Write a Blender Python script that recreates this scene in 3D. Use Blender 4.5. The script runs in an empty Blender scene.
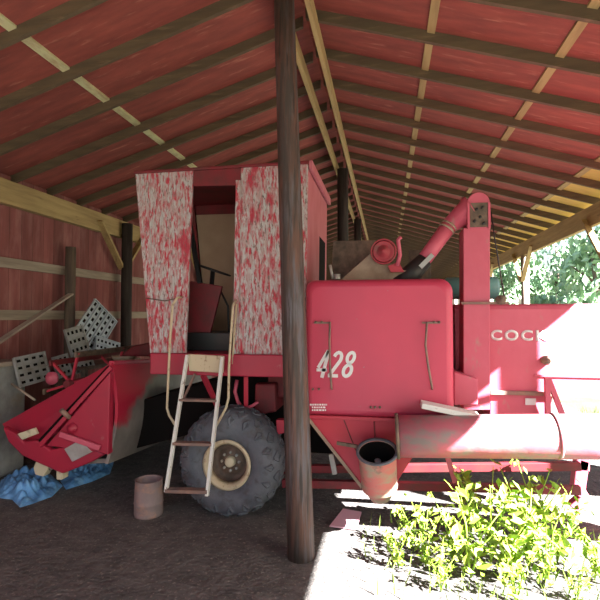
import bpy, bmesh, math, random
from mathutils import Vector, Matrix
random.seed(7)
C = bpy.context.scene.collection
PI = math.pi
# ------------------------------------------------------------------ camera
F_PX, H_CAM = 470.0, 2.2
PSI, PIT = math.radians(10.4), math.atan(15 / 470.0)
CAM = Vector((0, 0, H_CAM))
FW = Vector((-math.sin(PSI) * math.cos(PIT), math.cos(PSI) * math.cos(PIT), math.sin(PIT)))
RT = Vector((math.cos(PSI), math.sin(PSI), 0))
UP = RT.cross(FW)

def ray(px, py):
    return FW + RT * ((px - 300) / F_PX) + UP * ((300 - py) / F_PX)
def at(px, py, Y):            # point of the plane Y seen at that place of the photograph
    d = ray(px, py); return CAM + d * (Y / d.y)
def atx(px, py, X):
    d = ray(px, py); return CAM + d * (X / d.x)
def atz(px, py, Z):
    d = ray(px, py); return CAM + d * ((Z - H_CAM) / d.z)

# ------------------------------------------------------------------ materials
def mat(name, col, rough=0.6, metal=0.0, layers=(), bump=0.0, bump_scale=(20, 20, 20), spec=0.4):
    """col, then layers of (colour, scale xyz, threshold, softness, detail) blended over it by noise"""
    m = bpy.data.materials.new(name); m.use_nodes = True
    nt = m.node_tree; N = nt.nodes; L = nt.links
    b = N['Principled BSDF']
    b.inputs['Roughness'].default_value = rough; b.inputs['Metallic'].default_value = metal
    b.inputs['Specular IOR Level'].default_value = spec
    tc = N.new('ShaderNodeTexCoord')
    cur = None
    for i, (c2, sc, th, soft, det) in enumerate(layers):
        mp = N.new('ShaderNodeMapping'); mp.inputs['Scale'].default_value = sc
        mp.inputs['Location'].default_value = (i * 3.7, i * 1.3, i * 2.1)
        L.new(tc.outputs['Object'], mp.inputs['Vector'])
        nz = N.new('ShaderNodeTexNoise'); nz.inputs['Scale'].default_value = 1.0
        nz.inputs['Detail'].default_value = det; nz.inputs['Roughness'].default_value = 0.6
        L.new(mp.outputs['Vector'], nz.inputs['Vector'])
        rp = N.new('ShaderNodeMapRange'); rp.inputs['From Min'].default_value = th - soft
        rp.inputs['From Max'].default_value = th + soft
        L.new(nz.outputs['Fac'], rp.inputs['Value'])
        mx = N.new('ShaderNodeMix'); mx.data_type = 'RGBA'
        L.new(rp.outputs['Result'], mx.inputs['Factor'])
        if cur is None: mx.inputs['A'].default_value = (*col, 1)
        else: L.new(cur, mx.inputs['A'])
        mx.inputs['B'].default_value = (*c2, 1)
        cur = mx.outputs['Result']
    if cur is None: b.inputs['Base Color'].default_value = (*col, 1)
    else: L.new(cur, b.inputs['Base Color'])
    if bump:
        mp = N.new('ShaderNodeMapping'); mp.inputs['Scale'].default_value = bump_scale
        L.new(tc.outputs['Object'], mp.inputs['Vector'])
        nz = N.new('ShaderNodeTexNoise'); nz.inputs['Scale'].default_value = 1.0; nz.inputs['Detail'].default_value = 5
        L.new(mp.outputs['Vector'], nz.inputs['Vector'])
        bp = N.new('ShaderNodeBump'); bp.inputs['Strength'].default_value = bump; bp.inputs['Distance'].default_value = 0.03
        L.new(nz.outputs['Fac'], bp.inputs['Height']); L.new(bp.outputs['Normal'], b.inputs['Normal'])
    return m

M = {}
M['red'] = mat('faded_red_paint', (0.38, 0.024, 0.055), 0.5, layers=[((0.36, 0.028, 0.04), (3, 3, 3), .55, .25, 4), ((0.30, 0.10, 0.10), (9, 9, 9), .74, .06, 6)], bump=.12, bump_scale=(3, 3, 3))
M['tank_red'] = mat('tank_red_paint', (0.46, 0.042, 0.088), 0.42, layers=[((0.38, 0.038, 0.078), (1.5, 1.5, 1.2), .5, .2, 3), ((0.30, 0.12, 0.13), (7, 7, 10), .72, .05, 8), ((.22, .2, .21), (14, 14, 14), .77, .03, 3)], bump=.10, bump_scale=(2, 2, 2))
M['header_red'] = mat('header_red_paint', (0.33, 0.013, 0.040), 0.45, layers=[((0.25, 0.016, 0.04), (2, 2, 2), .5, .2, 4), ((0.30, 0.17, 0.17), (6, 6, 4), .70, .06, 6)], bump=.1, bump_scale=(4, 4, 4))
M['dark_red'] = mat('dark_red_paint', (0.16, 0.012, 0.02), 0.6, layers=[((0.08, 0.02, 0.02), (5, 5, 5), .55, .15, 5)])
M['pulley_red'] = mat('dull_pulley_red', (0.27, 0.025, 0.04), 0.55, layers=[((0.18, 0.05, 0.05), (9, 9, 9), .6, .08, 5)])
M['pink_red'] = mat('pink_red_paint', (0.50, 0.10, 0.155), 0.5, layers=[((0.44, 0.07, 0.115), (3, 3, 2), .5, .2, 4), ((0.34, 0.18, 0.17), (9, 9, 4), .68, .06, 6)], bump=.1, bump_scale=(4, 4, 4))  # pinker than the other reds
M['cab_pink'] = mat('chalky_cab_paint', (0.47, 0.15, 0.19), 0.7, layers=[((0.40, 0.10, 0.13), (4, 4, 2), .5, .2, 4)])
M['peel'] = mat('peeling_paint_on_wood', (0.38, 0.028, 0.05), 0.75,
                layers=[((0.40, 0.31, 0.31), (26, 26, 6), .48, .06, 7), ((0.46, 0.47, 0.48), (38, 38, 10), .54, .05, 6), ((0.36, 0.035, 0.06), (6, 6, 2.0), .60, .05, 8), ((0.15, 0.11, 0.10), (60, 60, 16), .62, .04, 3)],
                bump=.8, bump_scale=(40, 40, 10))
M['worn'] = mat('worn_bare_sheet', (0.42, 0.018, 0.035), 0.5, layers=[((0.17, 0.16, 0.15), (1.1, 1.3, 1.5), .50, .07, 3), ((0.33, 0.31, 0.28), (3, 3, 3), .64, .1, 4)])
M['auger'] = mat('dented_auger_sheet', (0.36, 0.10, 0.13), 0.5, layers=[((0.20, 0.17, 0.16), (3, 4, 6), .52, .10, 5), ((0.46, 0.10, 0.14), (5, 5, 5), .6, .08, 4)], bump=.25, bump_scale=(5, 5, 5))
M['boot'] = mat('rusty_boot_sheet', (0.42, 0.12, 0.11), 0.6, layers=[((0.25, 0.22, 0.16), (4, 4, 9), .52, .08, 5), ((0.12, 0.09, 0.08), (9, 9, 9), .66, .05, 5)])
def worn_band():
    m = M['worn'] = mat('worn_header_sheet', (0.38, 0.014, 0.034), 0.5)
    nt = m.node_tree; N = nt.nodes; L = nt.links; b = N['Principled BSDF']
    tc = N.new('ShaderNodeTexCoord'); sp = N.new('ShaderNodeSeparateXYZ'); L.new(tc.outputs['Object'], sp.inputs[0])
    def mth(op, a, bb):
        n = N.new('ShaderNodeMath'); n.operation = op
        for i, v in enumerate((a, bb)):
            if isinstance(v, (int, float)): n.inputs[i].default_value = v
            else: L.new(v, n.inputs[i])
        return n.outputs[0]
    nz = N.new('ShaderNodeTexNoise'); nz.inputs['Scale'].default_value = 4; nz.inputs['Detail'].default_value = 5; L.new(tc.outputs['Object'], nz.inputs['Vector'])
    t = mth('SUBTRACT', mth('SUBTRACT', sp.outputs['Z'], mth('MULTIPLY', sp.outputs['Y'], .62)), 1.18)
    d = mth('ADD', mth('MAXIMUM', t, -.1), mth('MULTIPLY', mth('SUBTRACT', nz.outputs['Fac'], .5), .5))
    mr = N.new('ShaderNodeMapRange'); mr.inputs['From Min'].default_value = .16; mr.inputs['From Max'].default_value = .30
    mr.inputs['To Min'].default_value = 1; mr.inputs['To Max'].default_value = 0; L.new(d, mr.inputs['Value'])
    mx = N.new('ShaderNodeMix'); mx.data_type = 'RGBA'; L.new(mr.outputs['Result'], mx.inputs['Factor'])
    mx.inputs['A'].default_value = (.34, .014, .040, 1)
    c2 = N.new('ShaderNodeMix'); c2.data_type = 'RGBA'; L.new(nz.outputs['Fac'], c2.inputs['Factor'])
    c2.inputs['A'].default_value = (.07, .06, .058, 1); c2.inputs['B'].default_value = (.27, .25, .235, 1)
    L.new(c2.outputs['Result'], mx.inputs['B']); L.new(mx.outputs['Result'], b.inputs['Base Color'])
worn_band()
M['galv'] = mat('galvanised_sheet', (0.40, 0.42, 0.42), 0.45, .3, layers=[((0.27, 0.27, 0.26), (5, 5, 5), .52, .15, 5), ((0.35, 0.31, 0.25), (3, 3, 3), .6, .1, 4)])
M['sieve'] = mat('bluish_sieve_metal', (0.42, 0.47, 0.52), 0.4, .3, layers=[((0.30, 0.34, 0.38), (6, 6, 6), .55, .15, 4)])
M['oldsieve'] = mat('dusty_sieve_metal', (0.33, 0.34, 0.34), 0.55, .2, layers=[((0.22, 0.21, 0.19), (6, 6, 6), .5, .15, 4)])
M['grime'] = mat('grimy_brown_metal', (0.15, 0.105, 0.078), 0.7, layers=[((0.06, 0.045, 0.035), (9, 9, 9), .5, .15, 5)])
M['tanlid'] = mat('dusty_tan_metal', (0.32, 0.25, 0.19), 0.7, layers=[((0.22, 0.15, 0.11), (5, 5, 5), .5, .15, 5)])
M['black'] = mat('black_metal', (0.015, 0.015, 0.017), 0.5)
M['void'] = mat('painted_shade_black', (0.008, 0.007, 0.007), 0.95, spec=.05)  # near-black colour that paints shade into openings and dark parts
M['white_paint'] = mat('chipped_white_paint', (0.72, 0.72, 0.68), 0.5, layers=[((0.18, 0.14, 0.11), (24, 24, 14), .66, .04, 5)])
M['cream'] = mat('cream_paint', (0.52, 0.44, 0.30), 0.5, layers=[((0.25, 0.16, 0.10), (22, 22, 12), .64, .05, 5)])
M['letter'] = mat('white_lettering', (0.85, 0.85, 0.85), 0.5)
M['rubber'] = mat('dusty_rubber', (0.070, 0.080, 0.10), 0.75, layers=[((0.11, 0.12, 0.14), (4, 4, 4), .52, .15, 5), ((0.055, 0.055, 0.06), (11, 11, 11), .6, .1, 4)], bump=.15, bump_scale=(30, 30, 30))
M['rust'] = mat('rusty_steel', (0.23, 0.14, 0.11), 0.75, layers=[((0.14, 0.10, 0.09), (8, 8, 8), .5, .15, 5)])
M['clay'] = mat('rusty_drum_metal', (0.25, 0.19, 0.185), 0.75, layers=[((0.19, 0.15, 0.15), (9, 9, 4), .5, .15, 5), ((0.33, 0.20, 0.15), (6, 6, 9), .62, .08, 5)])
M['rafter'] = mat('weathered_rafter_wood', (0.105, 0.075, 0.042), 0.85, layers=[((0.07, 0.05, 0.03), (1.5, 10, 14), .5, .15, 6), ((0.15, 0.105, 0.057), (2, 12, 20), .66, .08, 5)])
M['beam'] = mat('yellowed_beam_wood', (0.42, 0.31, 0.14), 0.85, layers=[((0.28, 0.20, 0.09), (12, 1.2, 14), .52, .15, 6), ((0.16, 0.11, 0.06), (6, 2, 9), .7, .06, 5)])
M['girt'] = mat('grey_girt_wood', (0.34, 0.29, 0.23), 0.85, layers=[((0.22, 0.18, 0.14), (12, 1.2, 14), .52, .15, 6)])
M['pale'] = mat('pale_seam_strip_wood', (0.72, 0.72, 0.42), 0.85, layers=[((0.45, 0.36, 0.2), (8, 3, 8), .55, .12, 5)])
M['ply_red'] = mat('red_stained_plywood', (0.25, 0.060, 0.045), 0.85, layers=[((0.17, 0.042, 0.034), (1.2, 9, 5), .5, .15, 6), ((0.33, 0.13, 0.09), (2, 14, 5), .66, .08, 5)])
M['ply_yellow'] = mat('yellow_plywood', (0.80, 0.55, 0.16), 0.8, layers=[((0.68, 0.44, 0.12), (1.2, 9, 5), .52, .15, 5)])
M['pole'] = mat('creosoted_pole', (0.042, 0.032, 0.028), 0.7, layers=[((0.11, 0.05, 0.035), (14, 14, 1.2), .55, .12, 6), ((0.085, 0.08, 0.09), (20, 20, 1.5), .58, .08, 5), ((0.025, 0.02, 0.018), (26, 26, 2), .60, .06, 4)], bump=.4, bump_scale=(26, 26, 2))
M['pole_dark'] = mat('dark_tarred_pole', (0.022, 0.018, 0.016), 0.85, layers=[((0.05, 0.04, 0.035), (14, 14, 1.2), .55, .12, 5)])
M['pole_grey'] = mat('grey_brown_pole', (0.15, 0.115, 0.085), 0.85, layers=[((0.08, 0.06, 0.05), (12, 12, 1.2), .5, .12, 5)])
M['lumber'] = mat('grey_lumber', (0.34, 0.28, 0.23), 0.85, layers=[((0.22, 0.17, 0.14), (3, 3, 3), .55, .12, 5)])
M['pvc'] = mat('cream_skid_plate', (0.55, 0.50, 0.36), 0.6, layers=[((0.3, 0.25, 0.18), (9, 9, 9), .62, .06, 5)])
M['tarp'] = mat('blue_tarpaulin', (0.14, 0.36, 0.68), 0.55, layers=[((0.06, 0.17, 0.36), (5, 5, 5), .52, .1, 5), ((0.2, 0.4, 0.62), (7, 7, 7), .64, .08, 4)])
M['teal'] = mat('teal_tank_paint', (0.09, 0.25, 0.25), 0.5, layers=[((0.14, 0.3, 0.29), (5, 5, 5), .55, .15, 4)])
M['beige'] = mat('beige_board', (0.42, 0.34, 0.24), 0.85, layers=[((0.34, 0.27, 0.19), (3, 3, 3), .5, .2, 4)])
M['pinkpiece'] = mat('pale_pink_colour', (0.55, 0.32, 0.38), 0.6)
M['blade'] = mat('grass_blade_green', (0.25, 0.36, 0.07), 0.7)
M['leaf'] = mat('weed_leaf_green', (0.22, 0.36, 0.035), 0.6, layers=[((0.33, 0.42, 0.04), (5, 5, 5), .55, .1, 3)])
M['treeleaf'] = mat('tree_leaf_green', (0.22, 0.36, 0.22), 0.6, layers=[((0.30, 0.44, 0.26), (1, 1, 1), .5, .15, 3)])
M['bark'] = mat('bark', (0.12, 0.09, 0.07), 0.9)

def board_mat(name, cols, axis_scale, width, base_gap):
    """vertical boards with their own tones and dark joints, along object Y"""
    m = mat(name, cols[0], 0.85, layers=[(cols[1], axis_scale, .5, .15, 6), (cols[2], (3, 5, 1.2), .58, .12, 5)])
    nt = m.node_tree; N = nt.nodes; L = nt.links; b = N['Principled BSDF']
    src = b.inputs['Base Color'].links[0].from_socket
    tc = N.new('ShaderNodeTexCoord'); sp = N.new('ShaderNodeSeparateXYZ'); L.new(tc.outputs['Object'], sp.inputs[0])
    mu = N.new('ShaderNodeMath'); mu.operation = 'DIVIDE'; mu.inputs[1].default_value = width; L.new(sp.outputs['Y'], mu.inputs[0])
    fr = N.new('ShaderNodeMath'); fr.operation = 'FRACT'; L.new(mu.outputs[0], fr.inputs[0])
    lt = N.new('ShaderNodeMath'); lt.operation = 'LESS_THAN'; lt.inputs[1].default_value = base_gap; L.new(fr.outputs[0], lt.inputs[0])
    fl = N.new('ShaderNodeMath'); fl.operation = 'FLOOR'; L.new(mu.outputs[0], fl.inputs[0])
    wn = N.new('ShaderNodeTexWhiteNoise'); wn.noise_dimensions = '1D'; L.new(fl.outputs[0], wn.inputs['W'])
    mr = N.new('ShaderNodeMapRange'); mr.inputs['To Min'].default_value = .75; mr.inputs['To Max'].default_value = 1.15
    L.new(wn.outputs['Value'], mr.inputs['Value'])
    m1 = N.new('ShaderNodeMix'); m1.data_type = 'RGBA'; m1.blend_type = 'MULTIPLY'; m1.inputs['Factor'].default_value = 1
    L.new(src, m1.inputs['A']); L.new(mr.outputs['Result'], m1.inputs['B'])
    m2 = N.new('ShaderNodeMix'); m2.data_type = 'RGBA'; L.new(lt.outputs[0], m2.inputs['Factor'])
    L.new(m1.outputs['Result'], m2.inputs['A']); m2.inputs['B'].default_value = (.03, .012, .01, 1)
    L.new(m2.outputs['Result'], b.inputs['Base Color'])
    return m
M['wall'] = board_mat('red_barn_boards', ((0.23, 0.075, 0.070), (0.17, 0.052, 0.05), (0.29, 0.13, 0.12)), (9, 9, 1), .24, .022)
M['dirt'] = mat('packed_dirt', (0.11, 0.103, 0.10), 0.95, layers=[((0.06, 0.056, 0.056), (6, 6, 6), .52, .15, 8), ((0.20, 0.18, 0.165), (30, 30, 30), .62, .05, 5)], bump=.9, bump_scale=(22, 22, 22))
M['lawn'] = mat('dry_grassy_ground', (0.05, 0.065, 0.025), 0.95, layers=[((0.08, 0.075, 0.045), (2, 2, 2), .52, .15, 6)], bump=.5, bump_scale=(20, 20, 20))
M['shingle'] = mat('roof_outside', (0.2, 0.2, 0.2), 0.8)

# ------------------------------------------------------------------ mesh builder
ORG = {}
class MB:
    def __init__(s): s.bm = bmesh.new()
    def _m(s, verts, faces, smooth=False):
        vs = [s.bm.verts.new(v) for v in verts]
        for f in faces:
            try:
                fc = s.bm.faces.new([vs[i] for i in f]); fc.smooth = smooth
            except ValueError: pass
        return vs
    def box(s, c, size, rot=None):
        hx, hy, hz = size[0] / 2, size[1] / 2, size[2] / 2
        R = rot if rot is not None else Matrix.Identity(3)
        c = Vector(c)
        v = [c + R @ Vector((x * hx, y * hy, z * hz)) for x in (-1, 1) for y in (-1, 1) for z in (-1, 1)]
        s._m(v, [(0, 1, 3, 2), (4, 6, 7, 5), (0, 4, 5, 1), (2, 3, 7, 6), (0, 2, 6, 4), (1, 5, 7, 3)]); return s
    def span(s, a, b):
        a, b = Vector(a), Vector(b); return s.box((a + b) / 2, [abs(b[i] - a[i]) for i in range(3)])
    def bar(s, a, b, w, h, up=(0, 0, 1)):            # rectangular bar from a to b: w across, h along 'up'
        a, b = Vector(a), Vector(b); d = (b - a); l = d.length; d.normalize()
        x = d.cross(Vector(up))
        if x.length < 1e-4: x = d.cross(Vector((0, 1, 0)))
        x.normalize(); u = x.cross(d)
        R = Matrix((d, x, u)).transposed()
        return s.box((a + b) / 2, (l, w, h), R)
    def tube(s, pts, r, n=10, caps=True, r_end=None):
        pts = [Vector(p) for p in pts]; rings = []; prev = None
        for i, p in enumerate(pts):
            t = (pts[min(i + 1, len(pts) - 1)] - pts[max(i - 1, 0)]).normalized()
            if prev is None:
                a = t.cross(Vector((0, 0, 1)))
                if a.length < .05: a = t.cross(Vector((1, 0, 0)))
            else:
                a = prev - t * prev.dot(t)
            a.normalize(); prev = a; b = t.cross(a)
            rr = r if r_end is None else r + (r_end - r) * i / (len(pts) - 1)
            rings.append([p + (a * math.cos(2 * PI * k / n) + b * math.sin(2 * PI * k / n)) * rr for k in range(n)])
        V = [v for ring in rings for v in ring]; Fs = []
        for i in range(len(rings) - 1):
            for k in range(n):
                k2 = (k + 1) % n
                Fs.append((i * n + k, i * n + k2, (i + 1) * n + k2, (i + 1) * n + k))
        vs = s._m(V, Fs, True)
        if caps:
            s.bm.faces.new(vs[:n][::-1]); s.bm.faces.new(vs[-n:])
        return s
    def lathe(s, prof, c, axis=(0, 0, 1), n=32, close=False):   # prof: (axial, radius)
        c = Vector(c); ax = Vector(axis).normalized()
        a = ax.cross(Vector((1, 0, 0)))
        if a.length < .1: a = ax.cross(Vector((0, 1, 0)))
        a.normalize(); b = ax.cross(a); V = []; Fs = []
        for (h, r) in prof:
            for k in range(n):
                th = 2 * PI * k / n
                V.append(c + ax * h + (a * math.cos(th) + b * math.sin(th)) * max(r, 1e-4))
        m = len(prof)
        for i in range(m if close else m - 1):
            j = (i + 1) % m
            for k in range(n):
                k2 = (k + 1) % n
                Fs.append((i * n + k, i * n + k2, j * n + k2, j * n + k))
        s._m(V, Fs, True); return s
    def prism(s, poly, off):                          # flat polygon (3D points) extruded by the vector off
        off = Vector(off); n = len(poly)
        V = [Vector(p) for p in poly] + [Vector(p) + off for p in poly]
        Fs = [tuple(range(n)), tuple(range(2 * n - 1, n - 1, -1))]
        Fs += [(i, i + n, (i + 1) % n + n, (i + 1) % n) for i in range(n)]
        s._m(V, Fs); return s
    def loft(s, A, B, capa=True, capb=True):
        n = len(A); V = [Vector(p) for p in A] + [Vector(p) for p in B]
        Fs = [(i, (i + 1) % n, (i + 1) % n + n, i + n) for i in range(n)]
        if capa: Fs.append(tuple(range(n - 1, -1, -1)))
        if capb: Fs.append(tuple(range(n, 2 * n)))
        s._m(V, Fs); return s
    def build(s, name, m, parent=None, bevel=0.0, solid=0.0):
        bmesh.ops.recalc_face_normals(s.bm, faces=s.bm.faces)
        if parent is not None: org = ORG[parent]
        else:
            xs = [v.co for v in s.bm.verts]
            org = Vector(((min(v.x for v in xs) + max(v.x for v in xs)) / 2, (min(v.y for v in xs) + max(v.y for v in xs)) / 2, min(v.z for v in xs)))
        for v in s.bm.verts: v.co -= org
        me = bpy.data.meshes.new(name); s.bm.to_mesh(me); s.bm.free()
        me.materials.append(M[m])
        o = bpy.data.objects.new(name, me); C.objects.link(o)
        if parent is None: o.location = org
        else: o.parent = parent
        ORG[o] = org
        if solid:
            md = o.modifiers.new('thickness', 'SOLIDIFY'); md.thickness = solid; md.offset = 0
        if bevel:
            md = o.modifiers.new('edges', 'BEVEL'); md.width = bevel; md.segments = 2; md.limit_method = 'ANGLE'; md.angle_limit = .7
        return o

def tag(o, label=None, cat=None, group=None, kind=None):
    if label: o['label'] = label
    if cat: o['category'] = cat
    if group: o['group'] = group
    if kind: o['kind'] = kind
    return o
def thing(name, loc, label, cat, group=None):
    o = bpy.data.objects.new(name, None); C.objects.link(o); o.location = loc; ORG[o] = Vector(loc)
    return tag(o, label, cat, group)
def copy_tree(o, parent=None):
    c = o.copy(); C.objects.link(c)
    if parent is not None: c.parent = parent
    ORG[c] = ORG[o].copy()
    for ch in [x for x in C.objects if x.parent == o]: copy_tree(ch, c)
    return c
def text(body, name, m, parent, lo, hi, Y, shear=0.0, bold=0.0, thick=0.004, gap=1.0):
    """lettering filling the box lo..hi (x, z) on the plane Y, facing -Y"""
    cu = bpy.data.curves.new(name, 'FONT'); cu.body = body; cu.shear = shear; cu.offset = bold; cu.resolution_u = 4; cu.space_character = gap
    t = bpy.data.objects.new(name, cu); C.objects.link(t)
    bpy.context.view_layer.update()
    me = bpy.data.meshes.new_from_object(t.evaluated_get(bpy.context.evaluated_depsgraph_get()))
    C.objects.unlink(t); bpy.data.objects.remove(t)
    x0 = min(v.co.x for v in me.vertices); x1 = max(v.co.x for v in me.vertices)
    y0 = min(v.co.y for v in me.vertices); y1 = max(v.co.y for v in me.vertices)
    org = ORG[parent]
    for v in me.vertices:
        v.co = Vector((lo[0] + (v.co.x - x0) / (x1 - x0) * (hi[0] - lo[0]), Y, lo[1] + (v.co.y - y0) / (y1 - y0) * (hi[1] - lo[1]))) - org
    bm = bmesh.new(); bm.from_mesh(me)
    r = bmesh.ops.extrude_face_region(bm, geom=list(bm.faces))
    for g in r['geom']:
        if isinstance(g, bmesh.types.BMVert): g.co.y -= thick
    bmesh.ops.recalc_face_normals(bm, faces=bm.faces)
    bm.to_mesh(me); bm.free(); me.materials.clear(); me.materials.append(M[m])
    o = bpy.data.objects.new(name, me); C.objects.link(o); o.parent = parent; ORG[o] = org
    return o

# ------------------------------------------------------------------ the barn
XR_, ZR = -0.93, 5.77                      # ridge
SL = 0.31
XL, XB, XE = -5.6, 3.65, 3.95              # left wall, right eave beam, right roof edge
Y0, Y1 = -2.0, 34.0
def roof(x): return ZR - SL * abs(x - XR_)
def S(o, label=None, group=None):
    o['kind'] = 'structure'
    return tag(o, label, None, group)

S(MB().span((-6.2, -6, -0.2), (4.3, Y1 + .4, 0)).build('floor', 'dirt'), 'packed dark dirt floor of the barn')
S(MB().span((4.3, -40, -0.2), (60, 70, -0.01)).build('ground_lawn', 'lawn'), 'sunlit grassy ground beside the barn')
S(MB().span((-40, -40, -0.2), (4.3, -6, -0.01)).build('ground_yard', 'lawn'), 'grassy yard before the barn')
# left wall
S(MB().span((XL - .05, Y0, 0), (XL, Y1, roof(XL) - .02)).build('wall_left', 'wall'), 'red vertical board wall of the barn')
w = MB(); w.prism([(XL, Y1, 0), (XE, Y1, 0), (XE, Y1, roof(XE) + .02), (XR_, Y1, ZR + .02), (XL, Y1, roof(XL) + .02)], (0, .05, 0))
S(w.build('wall_back', 'wall'))
# roof sheets: seen from below
def sheet(name, xa, xb, m, up=0.0, th=.02):
    p = [(xa, Y0, roof(xa) + up), (xb, Y0, roof(xb) + up), (xb, Y0, roof(xb) + up + th), (xa, Y0, roof(xa) + up + th)]
    mb = MB(); mb.prism(p, (0, Y1 - Y0, 0))
    return S(mb.build(name, m))
sheet('ceiling_left', XL - .3, XR_, 'ply_red')
sheet('ceiling_right', XR_, 3.18, 'ply_red')
sheet('ceiling_edge', 3.18, XE, 'ply_yellow')  # yellower sheet next to the eave
sheet('roof_left', XL - .3, XR_, 'shingle', .02, .03)
sheet('roof_right', XR_, XE, 'shingle', .02, .03)
# rafters, one object each
RD = 0.125
def rafter_mesh(xa, xb):
    mb = MB()
    mb.prism([(xa, -.025, roof(xa)), (xb, -.025, roof(xb)), (xb, -.025, roof(xb) - RD), (xa, -.025, roof(xa) - RD)], (0, .05, 0))
    return mb
protoL = protoR = None
k = 0
for side, y, SP in (('L', 1.58, .77), ('R', 1.28, .80)):
    while y < Y1 - .2:
        if side == 'L':
            if protoL is None: protoL = o = rafter_mesh(XL - .25, XR_ - .03).build('rafter', 'rafter', None)
            else: o = protoL.copy(); C.objects.link(o)
            S(o, 'weathered roof rafter on the wall side of the ridge', 'rafters above the wall side')
        else:
            if protoR is None: protoR = o = rafter_mesh(XR_ + .03, XE - .02).build('rafter', 'rafter', None)
            else: o = protoR.copy(); C.objects.link(o)
            S(o, 'weathered roof rafter on the open side of the ridge', 'rafters above the open side')
        o.location.y = y
        y += SP
# seam strips between the roof sheets
def strip(xc, w_, m):
    mb = MB()
    mb.prism([(xc - w_ / 2, Y0 + .1, roof(xc - w_ / 2) - .025), (xc + w_ / 2, Y0 + .1, roof(xc + w_ / 2) - .025), (xc + w_ / 2, Y0 + .1, roof(xc + w_ / 2)), (xc - w_ / 2, Y0 + .1, roof(xc - w_ / 2))], (0, Y1 - Y0 - .2, 0))
    return S(mb.build('roof_batten', m), None)
strip(-3.52, .085, 'pale')
for x in (.50, 1.80, 3.12): strip(x, .085, 'beam')
# ridge planks either side of the ridge posts
for dx in (-.15, .15):
    S(MB().span((XR_ + dx - .025, Y0, ZR - .36), (XR_ + dx + .025, Y1 - .05, ZR - .16)).build('ridge_beam', 'beam'))
# eave beams
zl = roof(XL) - .21
S(MB().span((XL + .02, Y0, zl - .28), (XL + .14, Y1 - .05, zl + .075)).build('eave_beam', 'beam'), 'yellowed eave beam along the red wall')
zr = roof(XB) - .20
S(MB().span((XB - .05, Y0, zr - .36), (XB + .05, Y1 - .05, zr)).build('eave_beam', 'beam'), 'yellowed eave beam along the open side')
# wall girts
for z in (2.2, 2.98):
    S(MB().span((XL, Y0, z - .075), (XL + .05, Y1 - .05, z + .075)).build('wall_girt', 'girt'))
# posts with their braces
def round_post(x, y, r0, r1, z1, m, name, label, group=None, lean=(0, 0)):
    mb = MB()
    pts = [(x + lean[0] * t, y + lean[1] * t, z1 * t + .0) for t in (0, .2, .4, .6, .8, 1)]
    mb.tube(pts, r0, 18, True, r1)
    return tag(mb.build(name, m), label, 'post', group)
b = at(300.5, 540, 4.28); t_ = at(285, 30, 4.28)
lean = (t_.x - b.x) / (t_.z - b.z)
bx = b.x - lean * b.z
round_post(bx, 4.28, .125, .095, 5.42, 'pole', 'wooden_pole', 'dark creosoted round pole standing in front of the red combine', lean=(lean * 5.42, 0))
round_post(-.93, 10.3, .125, .12, 5.42, 'pole_dark', 'wooden_pole', 'black round ridge pole farther back, rising behind the red combine')
round_post(-.93, 15.8, .125, .12, 5.42, 'pole_dark', 'wooden_pole', 'farthest black round ridge pole under the twin ridge planks')
for y in (4.7, 9.0, 13.3, 17.6, 21.9, 26.2, 30.5):
    S(MB().tube([(XL + .26, y, 0), (XL + .26, y, zl)], .11, 14).build('wall_post', 'pole_dark'))
    for s in (-1, 1):
        mb = MB(); mb.bar((XL + .18, y + s * .85, zl - .10), (XL + .18, y + s * .05, zl - .95), .05, .13, (1, 0, 0))
        S(mb.build('wall_brace', 'beam'))
for y in (.05, 4.33, 8.5, 13.4, 17.7, 22.0, 26.3, 30.6):
    S(MB().tube([(XB, y, 0), (XB, y, zr - .36)], .10, 14).build('eave_post', 'lumber'))
    for s in (-1, 1):
        if y == 4.33 and s == 1: continue            # brace left out to keep its shadow off the tail body
        mb = MB(); mb.bar((XB - .08, y + s * .85, zr - .22), (XB - .08, y + s * .05, zr - 1.05), .05, .10, (1, 0, 0))
        S(mb.build('eave_brace', 'beam'))

# ------------------------------------------------------------------ the combine harvester
root = thing('combine_harvester', (at(380, 330, 5.6).x, 5.9, 0), 'big old red combine harvester numbered 428 parked under the barn roof', 'combine harvester')
def P(lst, Y): return [at(px, py, Y) for (px, py) in lst]
def part(mb, name, m, parent=root, bevel=0.0, label=None, solid=0.0):
    o = mb.build(name, m, parent, bevel, solid)
    if label: o['label'] = label
    return o
FAR = 6.75
# ---- platform under the cab
YB = 5.0
pl0 = at(150, 353, YB); pl1 = at(303, 378, YB)
mb = MB(); mb.span((pl0.x, YB, pl1.z), (pl1.x + .3, FAR, pl0.z)); part(mb, 'platform', 'header_red', bevel=.012)
ZP = pl0.z
# ---- cab
YC = 5.06
left_panel = [(135, 172), (193, 170), (185.5, 353), (150, 353)]
right_panel = [(241, 167), (308, 164), (305, 356), (235.5, 356)]
cp = part(MB().prism(P(left_panel, YC), (0, .04, 0)), 'cab_panel', 'peel', bevel=.005, label='peeling trapezoid cab panel before the doorway')
mb = MB(); mb.tube([at(146, 298, YC - .01), at(165, 301, YC - .01), at(183, 297, YC - .01)], .006, 6); part(mb, 'wire', 'grime', cp)
part(MB().prism(P(right_panel, YC), (0, .04, 0)), 'cab_panel', 'peel', bevel=.005, label='peeling cab panel behind the doorway')
mb = MB(); mb.prism(P([(193, 169), (241, 167.5), (241, 185), (193, 186)], YC + .01), (0, .05, 0)); part(mb, 'cab_lintel', 'dark_red', bevel=.006)
mb = MB(); mb.prism(P([(235.5, 180), (240.5, 180), (237.5, 354), (232.5, 354)], YC - .03), (0, .05, 0)); part(mb, 'door_post', 'peel', bevel=.006)
c_fl = at(135, 172, YC); c_fr = at(308, 164, YC); c_bl = at(150, 353, YC); c_br = at(306, 352, YC)
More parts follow.
